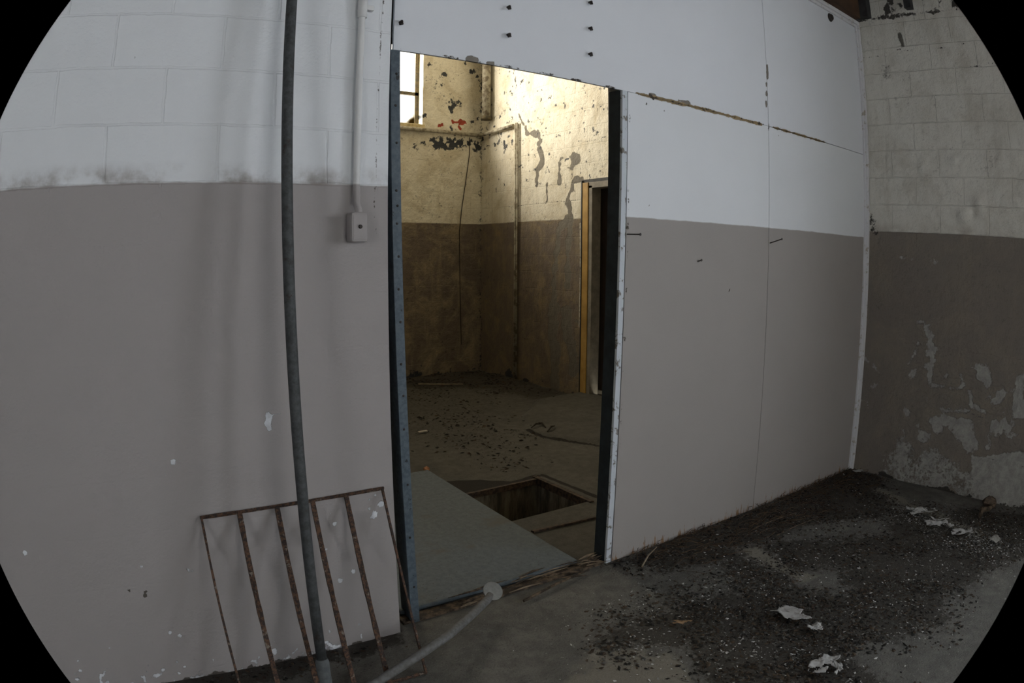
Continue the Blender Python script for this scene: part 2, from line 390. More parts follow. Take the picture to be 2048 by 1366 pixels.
# splintered timber sill
M_wood = simple('splintered_wood', (.14, .10, .065), .5, 1, .85, (.03, .022, .015), (.35, .6), bmp=.5)
M_wood.node_tree.nodes['Noise Texture'].inputs['Scale'].default_value = 26
sill = empty('timber_threshold', (1.7, .06, 0), label='rotten splintered timber threshold lying across the foot of the doorway', cat='threshold')
q = MB(); q.box((1.13, .05, -.02), (2.295, .115, .012)); s_ = q.build('sill_board', M_wood, bevel=.004); par(s_, sill)
rs = random.Random(4)
for i in range(34):
    x = 1.16+1.1*rs.random() if i < 12 else 1.65+.6*rs.random(); y = .035+.09*rs.random(); a = rs.uniform(-.12, .12) if i < 26 else rs.uniform(.3, 1.0); L = rs.uniform(.06, .26)
    z = .014+rs.random()*.028; q = MB(); e = (min(2.29, x+L*math.cos(a)), max(-.04, y-L*math.sin(a)*.5), z+rs.uniform(-.008, .02))
    wd = rs.uniform(.003, .008); m_ = ((x+e[0])/2, (y+e[1])/2, (z+e[2])/2+.004)
    q.tube([(x, y, z), m_, e], [wd*.3, wd, .0008], 5, jit=.3); par(q.build('splinter', M_wood if i % 3 else simple('pale_splinter', (.22, .165, .11), .4, 30)), sill)
# =====================================================================
#  RIGHT BLOCK WALL (front room part)
# =====================================================================
SP = 1.847
def rag(U, V, lo, hi): return lo+(hi-lo)*fbm(U, V, .3, 77)
PEELS = [([(-0.496, 1.17), (-0.53, 1.09), (-0.56, 1.0)], .030), ([(-0.53, 1.03), (-0.56, .90)], .036), ([(-0.560, 0.9), (-0.554, 0.8), (-0.594, 0.757), (-0.678, 0.768), (-0.764, 0.760), (-0.845, 0.789), (-0.811, 0.863)], .014),
 ([(-0.436, 1.051), (-0.409, 0.959), (-0.364, 0.887)], .011), ([(-0.405, 0.817), (-0.429, 0.835)], .018), ([(-0.963, 0.94), (-1.04, 0.851), (-1.077, 0.7), (-1.186, 0.772), (-1.232, 0.806)], .030),
 ([(-0.681, 0.597), (-0.784, 0.598), (-0.918, 0.619)], .010), ([(-0.608, 0.506), (-0.684, 0.45)], .028), ([(-0.78, 0.52), (-0.86, 0.475), (-0.93, 0.40)], .055), ([(-.70, .52), (-.93, .53)], .018), ([(-0.899, 0.76), (-0.929, 0.664), (-1.035, 0.636)], .009),
 ([(-1.148, 0.567), (-1.256, 0.541)], .05), ([(-1.117, 0.50), (-1.104, 0.372)], .024), ([(-1.313, 0.9), (-1.344, 0.737), (-1.321, 0.664)], .030), ([(-0.258, 1.660), (-0.361, 1.652)], .008), ([(-0.5, 1.647), (-0.56, 1.640)], .008),
 ([(-0.493, 0.446), (-0.52, 0.374)], .006), ([(-0.376, 0.533), (-0.404, 0.515)], .012), ([(-0.059, 0.841), (-0.118, 0.787)], .005), ([(-0.057, 0.67), (-0.109, 0.693)], .006), ([(0.019, 0.55), (-0.03, .545), (-.05, .51), (-0.039, 0.494)], .004),
 ([(-0.416, 1.196), (-0.467, 1.208), (-0.496, 1.16)], .005), ([(-0.678, 0.832), (-0.702, 0.849)], .008), ([(.03, .88), (-.02, .86)], .012)]
M_side = wall_mat('worn_block', (.66, .64, .58), (.20, .175, .150), SP, 'y', -.18, brick=.8, brickfade=SP-.05, stainamt=.35, stain=(.30, .26, .19), peel=(.40, .39, .36), patch=(.14, .13, .11), dirt=(.04, .035, .03), speck=.35, ambump=.6, smudge=.3)
BARE = [(-0.985, 0.306), (-1.421, 0.41), (-1.60, 0.1), (-1.5, -.1), (-1.172, -0.1), (-1.015, 0.147)]
def side_mask(U, V):
    G = mx(*[stroke(U, V, p, w_*1.1, .03, min(.07, w_*2.4), 31+i, .09) for i, (p, w_) in enumerate(PEELS)])
    n = fbm(U, V, .13, 41, 6); reg = np.clip((.95-V)/.5, 0, 1)*np.clip((-U-.0)/.5, 0, 1)
    G = mx(G, np.clip((n-.58)*8, 0, .8)*reg*.8)
    band = np.clip(.5+(.27-V+(fbm(U, V, .25, 43)-.5)*.28)/.16, 0, 1)*np.clip((-U-.08)/.2, 0, 1)
    G = mx(G, band*(.25+.75*(fbm(U, V, .12, 44, 5))), polymask(U, V, BARE, .02, .02)*.9)
    n3 = fbm(U, V, .14, 48, 5); R_ = np.clip((n3-.62)*6, 0, .7)*np.clip((2.0-V)/.2, 0, 1)*.0
    R_ = mx(R_, stroke(U, V, [(-.335, 3.37), (-.355, 3.28)], .018, .015, .01)*.9, polymask(U, V, [(-0.13, 3.144), (-0.23, 3.134), (-0.225, 3.009), (-0.116, 2.996)], .01, .004)*.42)
    B = mx(stroke(U, V, [(0.076, 3.20), (-0.365, 3.225), (-0.61, 3.214), (-0.92, 3.25)], .003, .012, .01, 6)*.72, stroke(U, V, [(-0.815, 3.047), (-1.127, 3.088)], .004, .01, .008)*.8,
           stroke(U, V, [(-.28, 3.235), (-.37, 3.275)], .004, .01, .006)*.8, stroke(U, V, [(-.13, 3.0), (-.135, 3.14)], .001, .005)*.8, stroke(U, V, [(-.20, 2.99), (-.6, 3.04)], .001, .007, .006)*.6,
           stroke(U, V, [(.06, 3.525), (-.9, 3.53)], .012, .015, .02, 9, .1)*.85, np.clip((fbm(U, V, .10, 49, 5)-.5)*6, 0, 1)*np.clip((V-3.53)/.03, 0, 1)*.9, stroke(U, V, [(-.62, .605), (-.95, .60), (-1.05, .585)], .004, .008, .006)*.7, np.clip((.03-V+(n-.5)*.12)/.04, 0, 1),
           stroke(U, V, [(-.0, 1.93), (-.02, 1.86)], .03, .04, .03)*.7, stroke(U, V, [(-1.0, .315), (-1.5, .30)], .002, .007, .004)*.7, stroke(U, V, [(-1.02, .12), (-1.5, .11)], .002, .007, .004)*.5,
           stroke(U, V, [(-.9, 2.43), (-1.2, 2.45)], .002, .008, .003)*.65)
    return R_, G, B
def side_disp(U, V):
    bl = lambda a, b, r, h: h*np.exp(-(((U-a)**2+(V-b)**2)/r**2))
    e = np.abs(fbm(U, V, .16, 61, 4)-.5)*2
    d = (e*.016)*np.clip((V-1.85)/.1, 0, 1)*(np.clip((2.75-V)/.3, 0, 1)*.7+.3)
    d = d+bl(-.92, 2.07, .05, .03)+bl(-.80, 1.98, .06, .03)-bl(-.86, 2.0, .03, .03)+bl(-1.1, 2.36, .05, .02)+bl(-.46, 2.33, .05, .015)+bl(-.72, 2.37, .05, .015)
    d = d+(fbm(U, V, .09, 63, 4)-.5)*.008
    return -d*np.clip((.06-U)/.06, 0, 1)
WINS = [(-3.7, -2.5, 1.25, 3.05), (-5.7, -4.5, 1.25, 3.05)]
wr = grid('wall_right', steps((-7.2, -5.7, .3), (-5.7, -4.5, .3), (-4.5, -3.7, .2), (-3.7, -2.5, .3), (-2.5, -1.8, .2), (-1.8, .06, .010)), steps((-.05, 1.25, .010), (1.25, 3.05, .012), (3.05, 3.9, .02)), YZ(SIDE), M_side, side_mask, .2, (1, 0, 0), holes=WINS, disp=side_disp)
tag(wr, kind='structure')
M_wframe = simple('old_window_paint', (.55, .55, .52), .3, 20)
tg = NT('dusty_glass'); tg.N.remove(tg.b); o_ = tg.N['Material Output']
tr = tg.N.new('ShaderNodeBsdfTransparent'); tl = tg.N.new('ShaderNodeBsdfTranslucent'); tl.inputs[0].default_value = (.9, .9, .9, 1); ms = tg.N.new('ShaderNodeMixShader'); ms.inputs[0].default_value = .25
tg.L.new(tr.outputs[0], ms.inputs[1]); tg.L.new(tl.outputs[0], ms.inputs[2]); tg.L.new(ms.outputs[0], o_.inputs[0]); M_glass = tg.m
for i, (a, b_, c, d) in enumerate(WINS):
    wn = empty('window_%d' % (i+2), (SIDE+.1, (a+b_)/2, c), kind='structure')
    q = MB(); x0, x1 = SIDE+.08, SIDE+.12
    for yy in (a, b_-.04): q.box((x0, yy, c), (x1, yy+.04, d))
    for zz in (c, (c+d)/2-.015, d-.04): q.box((x0, a, zz), (x1, b_, zz+.035))
    q.box((x0+.01, (a+b_)/2-.012, c), (x1-.01, (a+b_)/2+.012, d))
    par(q.build('window_frame', M_wframe), wn)
    q = MB(); q.box((SIDE+.098, a+.02, c+.02), (SIDE+.102, b_-.02, d-.02)); par(q.build('pane', M_glass), wn)
# =====================================================================
#  BACK ROOM WALLS
# =====================================================================
BP = 2.003
M_back = wall_mat('aged_back_wall', (.66, .62, .52), (.15, .12, .095), BP, 'y', .1, brick=.55, stainamt=.5, stain=(.34, .26, .13), patch=(.15, .135, .11), peel=(.60, .56, .46), dirt=(.030, .034, .042), speck=.75, ambump=.6)
M_backl = wall_mat('aged_far_wall', (.74, .70, .58), (.15, .12, .095), BP, 'x', .1, brick=.45, stainamt=.6, stain=(.40, .33, .20), patch=(.32, .055, .03), peel=(.60, .56, .46), dirt=(.022, .028, .038), speck=.9, ambump=.8, fine=40)
BRS = [([(4.69, 3.38), (4.666, 3.344), (4.602, 3.25), (4.538, 3.167), (4.491, 3.087)], .022), ([(4.491, 3.087), (4.354, 3.075), (4.27, 3.04), (4.22, 2.96), (4.279, 2.935)], .034), ([(4.234, 2.873), (4.175, 2.778), (4.175, 2.69), (4.247, 2.645), (4.306, 2.624), (4.297, 2.543), (4.296, 2.455)], .030),
 ([(3.838, 2.70), (3.87, 2.621), (3.856, 2.557), (3.85, 2.43)], .034), ([(3.61, 2.69), (3.53, 2.66), (3.6, 2.64)], .055), ([(3.7, 2.59), (3.62, 2.57)], .012), ([(4.086, 2.43), (4.10, 2.36), (4.09, 2.231)], .020),
 ([(3.457, 2.44), (3.624, 2.43), (3.623, 2.338), (3.701, 2.243), (3.665, 2.125), (3.645, 1.992), (3.643, 1.778)], .032), ([(3.70, 1.99), (3.85, 1.90), (3.896, 1.663), (3.932, 1.323), (3.956, 1.048), (3.99, 0.631)], .040),
 ([(3.671, 1.977), (3.681, 1.746), (3.691, 1.497), (3.686, 1.248)], .045), ([(3.939, 0.95), (3.962, 0.634), (3.9, 0.381), (3.922, 0.08)], .09), ([(3.72, 0.929), (3.661, 0.665), (3.6, 0.545), (3.549, 0.3)], .08), ([(3.55, .86), (3.45, .84)], .03)]
def back_mask(U, V):
    R_ = mx(*[stroke(U, V, p, w_*1.05, .025, min(.06, w_*1.7), 51+i, .09) for i, (p, w_) in enumerate(BRS)])
    ck = [([(4.916, 1.7), (4.911, 2.208), (4.721, 2.203), (4.07, 2.222), (3.74, 2.207), (3.443, 2.22)], .003), ([(4.611, 2.443), (3.795, 2.408), (3.457, 2.391)], .0015), ([(4.758, 4.3), (4.758, 3.983), (4.741, 3.48), (4.682, 3.338)], .003), ([(3.013, 2.868), (3.335, 2.851), (3.484, 2.852)], .002), ([(3.49, 2.65), (3.47, 2.40)], .003), ([(3.28, 2.83), (3.28, 2.64)], .001)]
    B = mx(*[stroke(U, V, p, w_, .008, .005, 70, .03)*.85 for p, w_ in ck])
    n = fbm(U, V, .12, 71, 5); n2 = fbm(U, V, .06, 72, 4)
    cl = np.clip(1-np.abs(V-3.05-(U-5)*.25)/.22, 0, 1)*np.clip((U-4.6)/.3, 0, 1); B = mx(B, np.clip((n2-.46)*5, 0, 1)*cl)
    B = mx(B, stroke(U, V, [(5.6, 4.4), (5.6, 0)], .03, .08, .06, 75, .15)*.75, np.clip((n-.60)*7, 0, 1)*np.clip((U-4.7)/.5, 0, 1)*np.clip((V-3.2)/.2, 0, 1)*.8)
    B = mx(B, stroke(U, V, [(3.42, 3.5), (3.42, 2.9)], .0, .03, .05, 76, .04)*.75, np.clip((n2-.62)*7, 0, 1)*np.clip((V-2.2)/.3, 0, 1)*.6, np.clip((.05-V+(n-.5)*.5)/.1, 0, 1)*.8)
    G = stroke(U, V, [(3.477, 1.95), (3.473, 1.339), (3.481, 0.80)], .008, .006)*.9
    return R_, G, B
DY0, DY1, DZ = 2.40, 3.444, 2.43
wb = grid('wall_back_right', steps((.2, DY0, .2), (DY0, 2.9, .1), (2.9, DY1, .014), (DY1, BACKY+.05, .012)), steps((-.05, 2.0, .016), (2.0, DZ, .012), (DZ, 3.6, .012), (3.6, 4.6, .03)), YZ(SIDE), M_back, back_mask, .2, (1, 0, 0), holes=[(DY0, DY1, -1, DZ)], disp=lambda U, V: -(fbm(U, V, .2, 90, 4)-.5)*.012)
tag(wb, kind='structure')
def far_mask(U, V):
    n = fbm(U, V, .10, 81, 5); n2 = fbm(U, V, .05, 82, 4)
    R_ = mx(stroke(U, V, [(4.491, 3.35), (4.557, 3.362), (4.669, 3.384)], .026, .012, .05, 4, .07), stroke(U, V, [(4.273, 3.277), (4.326, 3.301)], .018, .012, .035, 4, .06), stroke(U, V, [(4.58, 3.305), (4.603, 3.273)], .016, .012, .012), np.clip((n2-.72)*8, 0, .8)*np.clip(1-np.abs(V-3.3)/.12, 0, 1)*np.clip((U-4.2)*4, 0, 1))
    cl = np.clip(1.25-np.abs(V-3.06)/.10, 0, 1)*np.clip((U-3.95)/.25, 0, 1)
    B = np.clip(cl*(.5+(n2-.42)*3.6), 0, 1)
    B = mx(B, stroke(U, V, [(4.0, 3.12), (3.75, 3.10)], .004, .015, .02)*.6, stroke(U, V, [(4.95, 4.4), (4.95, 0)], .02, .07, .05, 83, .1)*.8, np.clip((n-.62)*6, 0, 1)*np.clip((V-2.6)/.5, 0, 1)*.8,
           stroke(U, V, [(5.003, 0.75), (5.003, 0.15)], .02, .03, .02)*.0, np.clip((.08-V+(n-.5)*.5)/.1, 0, 1)*.8)
    return R_, None, B
WB = (2.45, 4.04, 3.28, 4.5)
wfar = grid('wall_back', steps((-.5, WB[0], .3), (WB[0], 3.6, .1), (3.6, WB[1], .02), (WB[1], SIDE+.05, .012)), steps((-.05, 2, .03), (2, 2.7, .02), (2.7, WB[2], .012), (WB[2], WB[3], .02), (WB[3], 4.6, .05)), XZ(BACKY), M_backl, far_mask, .24, (0, 1, 0), holes=[WB], disp=lambda U, V: -(fbm(U, V, .18, 95, 4)-.5)*.014)
tag(wfar, kind='structure')
# back window
w1 = empty('window_1', (3.2, BACKY+.1, 3.28), kind='structure')
M_wsteel = simple('rusty_window_steel', (.05, .045, .035), .5, 25, .6, (.12, .09, .04)); q = MB(); y0, y1 = BACKY+.13, BACKY+.16
q.box((WB[0], y0, WB[2]), (WB[1], y1, WB[2]+.03)); q.box((3.985, y0-.01, WB[2]), (4.040, y1, WB[3])); q.box((WB[0], y0, WB[3]-.03), (WB[1], y1, WB[3])); q.box((WB[0], y0, WB[2]), (WB[0]+.03, y1, WB[3]))
for z in (3.685,): q.box((WB[0], y0-.01, z), (WB[1], y1, z+.042))
for x in (3.12,): q.box((x, y0, WB[2]), (x+.022, y1, WB[3]))
par(q.build('window_frame', M_wsteel), w1)
t = NT('grimy_glass'); t.N.remove(t.b); X_ = t.xyz()
tr = t.N.new('ShaderNodeBsdfTransparent'); tl = t.N.new('ShaderNodeBsdfTranslucent'); ms = t.N.new('ShaderNodeMixShader')
e = t.mth('SUBTRACT', X_[0], t.mth('MULTIPLY', t.mth('SUBTRACT', X_[2], 3.3), 1.1)); e = t.mth('ADD', e, t.mth('MULTIPLY', t.noise(9, 5), .12))
g_ = t.step(e, 3.86, 3.98); t.put(tl.inputs[0], t.mix(g_, (.05, .048, .04), (.028, .018, .003))); t.put(ms.inputs[0], t.mth('ADD', t.mth('MULTIPLY', g_, .88), .1))
t.L.new(tr.outputs[0], ms.inputs[1]); t.L.new(tl.outputs[0], ms.inputs[2]); t.L.new(ms.outputs[0], t.N['Material Output'].inputs[0])
q = MB(); q.box((WB[0]+.01, BACKY+.142, WB[2]+.01), (WB[1]-.01, BACKY+.146, WB[3]-.01)); par(q.build('pane', t.m), w1)
M_sillp = simple('cream_sill_paint', (.60, .50, .28), .3, 12, .7, (.3, .24, .12), (.45, .7))
q = MB(); q.box((WB[0]-.03, BACKY-.035, WB[2]-.06), (WB[1]+.02, BACKY+.13, WB[2]-.002)); par(q.build('window_sill', M_sillp, bevel=.006), w1)
# far doorway with yellow timber frame
d2 = empty('door_2', (SIDE, 3.0, 0), kind='structure')
M_yel = simple('varnished_yellow_wood', (.42, .26, .075), .3, 5, .55, (.30, .18, .05)); M_greyf = simple('grey_frame_paint', (.22, .20, .165), .3, 12)
q = MB(); q.box((SIDE-.015, 3.335, 0), (SIDE+.10, 3.43, 2.395)); par(q.build('door_frame', M_yel, bevel=.003), d2)
q = MB(); q.box((SIDE-.02, 3.43, 0), (SIDE+.03, 3.443, 2.42)); q.box((SIDE+.0, DY0, 2.395), (SIDE+.18, 3.443, 2.43)); par(q.build('dark_reveal', M_stud), d2)
q = MB(); q.box((SIDE-.005, 3.275, 0), (SIDE+.12, 3.335, 2.36)); q.box((SIDE-.005, DY0+.02, 2.33), (SIDE+.12, 3.335, 2.395)); par(q.build('door_frame', M_greyf, bevel=.003), d2)
q = MB(); q.box((SIDE+.13, 3.10, .10), (SIDE+.15, 3.105, 2.28)); q.box((SIDE+.128, DY0+.02, .06), (SIDE+.20, 3.31, .10)); par(q.build('light_line_sill', M_greyf), d2)  # upright strip stands for a thin line of light; low bar is the sill
q = MB(); q.box((SIDE+.15, DY0+.02, .10), (SIDE+.20, 3.31, 2.40)); par(q.build('dark_opening', simple('opening_shade_brown', (.028, .018, .012), .3, 6, .8), bevel=.003), d2)  # dark panel stands for the darkness of the room beyond the doorway

# =====================================================================
#  FLOOR, CEILINGS, OUTER SHELL
# =====================================================================
HEAP = [(2.33, 0.04), (2.782, 0.06), (3.572, 0.06), (4.649, 0.06), (4.88, .04), (4.90, -0.2), (4.564, -0.532), (4.064, -0.711), (3.807, -0.486), (3.32, -0.334), (2.817, -0.344), (2.365, -0.163)]
MID = [(2.783, -0.314), (3.198, -0.346), (3.55, -0.562), (3.949, -0.8), (4.25, -.62), (4.7, -1.0), (4.85, -1.7), (4.4, -2.0), (4.054, -1.752), (3.675, -1.589), (3.194, -1.508), (3.018, -1.338), (2.923, -1.077), (3.055, -0.867), (2.78, -0.72), (2.55, -0.565)]
LOW = [(1.839, -0.445), (2.253, -0.423), (2.519, -0.537), (2.80, -.72), (2.95, -0.994), (3.2, -1.30), (3.35, -1.45), (3.052, -1.60), (2.751, -1.535), (2.474, -1.403), (2.35, -1.7), (1.9, -1.6), (1.843, -1.001), (1.915, -0.816), (1.715, -0.59)]
BARE1 = [(2.942, -0.262), (3.119, -0.314), (3.049, -0.598), (3.055, -0.867), (2.92, -0.795), (2.953, -0.469)]
BARE2 = [(1.705, -0.602), (1.939, -0.794), (1.843, -1.001), (1.56, -0.9), (1.5, -.7)]
WALLFOOT = [(-3, .05), (1.1, .05), (1.1, -.10), (.6, -.12), (0, -.10), (-3, -.10)]
B_HEAP = [(3.0, 5.6), (4.95, 5.6), (4.95, 3.6), (4.5, 3.6), (4.25, 4.1), (4.1, 4.6), (3.478, 4.9)]
B_LIT = [(2.8, 5.4), (3.386, 5.0), (4.3, 4.7), (4.4, 4.0), (3.806, 3.122), (3.3, 2.3), (2.9, 1.75), (2.613, 1.75), (2.76, 2.427), (2.1, 3.0)]
B_PAD = [(3.80, 2.958), (3.62, 2.588), (3.60, 2.323), (3.614, 2.159), (3.844, 1.87), (5.1, 1.6), (5.1, 3.45), (4.4, 3.50)]
def floor_disp(U, V):
    n = fbm(U, V, .25, 5, 4); d = (n-.5)*.008*np.clip(-V/.05, 0, 1)
    d = d+polymask(U, V, HEAP, .10, .06)*(.004+.022*fbm(U, V, .08, 6, 3))*np.clip((.05-V)/.02, 0, 1)
    d = d+polymask(U, V, WALLFOOT, .04, .03)*.008*fbm(U, V, .05, 4, 3)*np.clip((.02-V)/.03, 0, 1)
    d = d+polymask(U, V, B_HEAP, .16, .1)*(.06*fbm(U, V, .18, 9, 4))*np.clip((V-3.5)*2, 0, 1)
    pad = polymask(U, V, B_PAD, .03, .015); d = d+pad*(.02+.05*np.clip((U-3.6)/1.3, 0, 1))
    return d
def floor_mask(U, V):
    n = fbm(U, V, .2, 12, 5)
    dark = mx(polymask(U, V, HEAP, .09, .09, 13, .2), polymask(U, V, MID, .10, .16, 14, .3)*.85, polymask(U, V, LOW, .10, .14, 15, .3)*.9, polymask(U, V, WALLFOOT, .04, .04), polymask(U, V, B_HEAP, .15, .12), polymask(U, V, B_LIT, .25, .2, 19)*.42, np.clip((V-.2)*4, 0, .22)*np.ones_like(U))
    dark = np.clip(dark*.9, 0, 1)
    pale = mx(polymask(U, V, BARE1, .07, .07, 16), polymask(U, V, BARE2, .08, .1, 17), stroke(U, V, [(4.57, -.40), (4.40, -.9), (4.25, -1.3)], .06, .08, .08, 18, .2)*.8)
    dark = dark*(1-pale*.85)
    crk = stroke(U, V, [(3.60, 2.588), (3.57, 2.323), (3.614, 2.159), (3.80, 1.80)], .02, .012, .012, 20, .06)*.95
    hole = polymask(U, V, [(2.1, 1.40), (2.95, 1.42), (2.90, 1.50), (2.66, 1.47), (2.5, 1.62), (2.2, 1.72)], .03, .04)
    crk = mx(crk, hole*.95, stroke(U, V, [(2.93, 1.46), (2.95, .84)], .025, .02, .01)*.8)
    return dark, pale, crk
t = NT('dusty_concrete_floor'); r, g, bl = t.attr(); n = t.noise(14, 8, .7); n2 = t.noise(2.5, 5, .6)
c = t.mix(t.step(n, .3, .7), (.100, .097, .086), (.170, .163, .145)); c = t.mix(t.mth('MULTIPLY', t.step(n2, .35, .7), .5), c, (.07, .07, .064))
c = t.mix(t.mth('MULTIPLY', t.step(t.noise(110, 5, .8), .54, .66), .8), c, (.03, .028, .024))
c = t.mix(t.mth('MULTIPLY', t.step(t.noise(140, 3, .7), .64, .70), .7), c, (.32, .32, .30))
c = t.mix(t.mth('MULTIPLY', t.step(t.mth('ADD', g, t.mth('MULTIPLY', t.mth('SUBTRACT', n, .5), .6)), .3, .7), .8), c, (.20, .185, .15))
dk = t.step(t.mth('ADD', r, t.mth('MULTIPLY', t.mth('SUBTRACT', t.noise(26, 9, .8), .5), 2.6)), .35, .65)
c = t.mix(t.mth('MULTIPLY', dk, .80), c, t.mix(t.noise(60, 5, .7), (.012, .010, .008), (.045, .036, .026)))
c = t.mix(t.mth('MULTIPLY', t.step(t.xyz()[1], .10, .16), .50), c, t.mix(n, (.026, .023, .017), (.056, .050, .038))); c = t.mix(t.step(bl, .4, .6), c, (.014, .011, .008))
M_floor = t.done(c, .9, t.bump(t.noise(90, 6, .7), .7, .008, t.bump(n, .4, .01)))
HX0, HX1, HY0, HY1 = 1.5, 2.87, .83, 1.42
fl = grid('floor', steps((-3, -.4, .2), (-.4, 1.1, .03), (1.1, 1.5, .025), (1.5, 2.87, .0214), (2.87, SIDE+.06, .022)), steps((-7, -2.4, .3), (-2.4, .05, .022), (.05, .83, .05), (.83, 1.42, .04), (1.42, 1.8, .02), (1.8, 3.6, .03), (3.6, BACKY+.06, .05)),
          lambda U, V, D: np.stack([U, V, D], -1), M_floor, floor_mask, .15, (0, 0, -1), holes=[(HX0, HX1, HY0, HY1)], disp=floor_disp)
tag(fl, kind='structure')
t = NT('pit_concrete'); n = t.noise(1, 6, .7, vec=t.scaled(14, 14, 2.5)); c = t.mix(t.step(n, .35, .65), (.20, .17, .12), (.05, .042, .03)); M_pit = t.done(c, .9, t.bump(n, .4, .01))
q = MB(); D_ = -.75
q.box((HX0-.1, HY1-.001, D_), (HX1+.1, HY1+.1, -.03)); q.box((HX0-.1, HY0-.1, D_), (HX1+.1, HY0, -.03)); q.box((HX1-.001, HY0-.1, D_), (HX1+.1, HY1+.1, -.03)); q.box((HX0-.1, HY0-.1, D_), (HX0, HY1+.1, -.03)); q.box((HX0-.1, HY0-.1, D_-.1), (HX1+.1, HY1+.1, D_))
pit = q.build('pit_lining', M_pit); pit.parent = fl
# metal rim around the pit
M_rust = simple('rusty_steel', (.085, .055, .035), .5, 35, .8, (.03, .022, .018), (.4, .6), bmp=.3)
rim = empty('pit_frame', (2.87, 1.1, 0), label='rusty angle iron frame round the open floor pit in the back room', cat='frame')
q = MB(); q.box((2.835, .80, .001), (2.862, 1.45, .010)); q.box((2.862, .80, -.06), (2.869, 1.45, .010)); par(q.build('side_rail', M_rust, bevel=.001), rim)
q = MB(); q.box((2.24, 1.395, -.04), (2.835, 1.418, .002)); par(q.build('rear_rail', M_rust, bevel=.001), rim)
# ceiling
t = NT('brown_ceiling'); n = t.noise(1, 5, .6, vec=t.scaled(3, 30, 3)); c = t.mix(t.step(n, .3, .7), (.10, .055, .03), (.045, .028, .018)); M_ceil = t.done(c, .85)
q = MB(); q.box((-3.2, -7.2, 3.80), (SIDE+.2, .2, 3.88)); tag(q.build('ceiling', M_ceil), kind='structure')
q = MB(); q.box((-3, .05, 4.6), (SIDE+.2, BACKY+.24, 4.7)); tag(q.build('ceiling_back', simple('back_ceiling_plaster', (.68, .64, .55), .2, 4)), kind='structure')
M_plain = simple('plain_shell_paint', (.50, .49, .46), .2, 3)
def holed(q, ax, p0, p1, a0, a1, z0, z1, h):      # wall slab with one opening added for fill light
    def bx(a, b_, c, d):
        if ax == 'x': q.box((p0, a, c), (p1, b_, d))
        else: q.box((a, p0, c), (b_, p1, d))
    bx(a0, h[0], z0, z1); bx(h[1], a1, z0, z1); bx(h[0], h[1], z0, h[2]); bx(h[0], h[1], h[3], z1)
def window(n, ax, pl, h):
    wn = empty('window_%d' % n, (0, 0, 0), kind='structure'); a, b_, c, d = h; q = MB(); g_ = MB()
    def bx(q, a, b_, c, d, t=.02):
        if ax == 'x': q.box((pl-t, a, c), (pl+t, b_, d))
        else: q.box((a, pl-t, c), (b_, pl+t, d))
    for u in (a, b_-.04, (a+b_)/2-.02): bx(q, u, u+.04, c, d)
    for z in (c, d-.04, (c+d)/2): bx(q, a, b_, z, z+.04, .018)
    bx(g_, a+.02, b_-.02, c+.02, d-.02, .002)
    par(q.build('window_frame', M_wframe), wn); par(g_.build('pane', M_glass), wn)
q = MB(); holed(q, 'x', -3.2, -3, -7, .2, 0, 3.85, (-4.3, -2.9, 1.3, 2.9)); tag(q.build('wall_left', M_plain), kind='structure')
window(4, 'x', -3.1, (-4.3, -2.9, 1.3, 2.9))  # unseen left window, added for its fill lamp
q = MB(); holed(q, 'y', -7.2, -7, -3.2, SIDE+.2, 0, 3.85, (.4, 2.8, 1.2, 3.0)); tag(q.build('wall_rear', M_plain), kind='structure')
window(5, 'y', -7.1, (.4, 2.8, 1.2, 3.0))  # unseen rear window, added to let diffuse fill in
q = MB()
q.box((SIDE+.2, -.2, -.1), (SIDE+1.3, BACKY+.3, 0)); q.box((SIDE+.2, -.2, 2.6), (SIDE+1.3, BACKY+.3, 2.7)); q.box((SIDE+1.2, -.2, -.1), (SIDE+1.3, BACKY+.3, 2.7)); q.box((SIDE+.2, BACKY+.2, 0), (SIDE+1.2, BACKY+.3, 2.6)); q.box((SIDE+.2, 1.9, 0), (SIDE+1.2, 2.0, 2.6))
tag(q.build('wall_leak_box', simple('leak_box_dark', (.10, .085, .06), .3, 3)), kind='structure')  # unseen dark box, added behind the far doorway against light leaks
q = MB(); q.box((-.7, .2, 0), (-.5, BACKY+.2, 4.6)); tag(q.build('wall_back_left', simple('back_side_paint', (.66, .62, .52), .2, 3)), kind='structure')
# timber along the ceiling corner
q = MB(); q.box((1.1, -.03, 3.516), (4.86, .05, 3.80)); tag(q.build('trim_3', M_ceil), kind='structure')
q = MB(); q.box((4.86, -.10, 3.53), (4.934, .05, 3.80)); tag(q.build('trim_4', M_stud), kind='structure')
q = MB(); q.box((4.87, -.50, 3.56), (4.934, -.44, 3.80)); tag(q.build('trim_5', M_stud), kind='structure')

# =====================================================================
#  OBJECTS OF THE FRONT ROOM
# =====================================================================
# --- leaning pole
t = NT('weathered_pipe'); n = t.noise(40, 6, .7); c = t.mix(t.step(n, .35, .65), (.040, .043, .044), (.072, .078, .080)); c = t.mix(t.step(t.noise(13, 6, .7), .56, .68), c, (.035, .025, .02)); M_pipe = t.done(c, .65, t.bump(n, .2, .002), .0)
pole = empty('metal_pole', (.635, -.30, .005), label='tall thin grey metal pole leaning against the block wall left of the doorway', cat='pole')
def polept(z): 
    k = z/3.5; return (.635+.02*k, -.30+.262*k, z)
q = MB(); q.tube([polept(z) for z in np.linspace(.16, 3.5, 12)], .0195, 20); par(q.build('tube', M_pipe, smooth=True), pole)
q = MB(); q.tube([polept(z) for z in (.0, .02, .15, .165)], [.024, .026, .026, .022], 20); par(q.build('coupling', simple('pale_coupling_steel', (.12, .13, .135), .3, 30), smooth=True), pole)
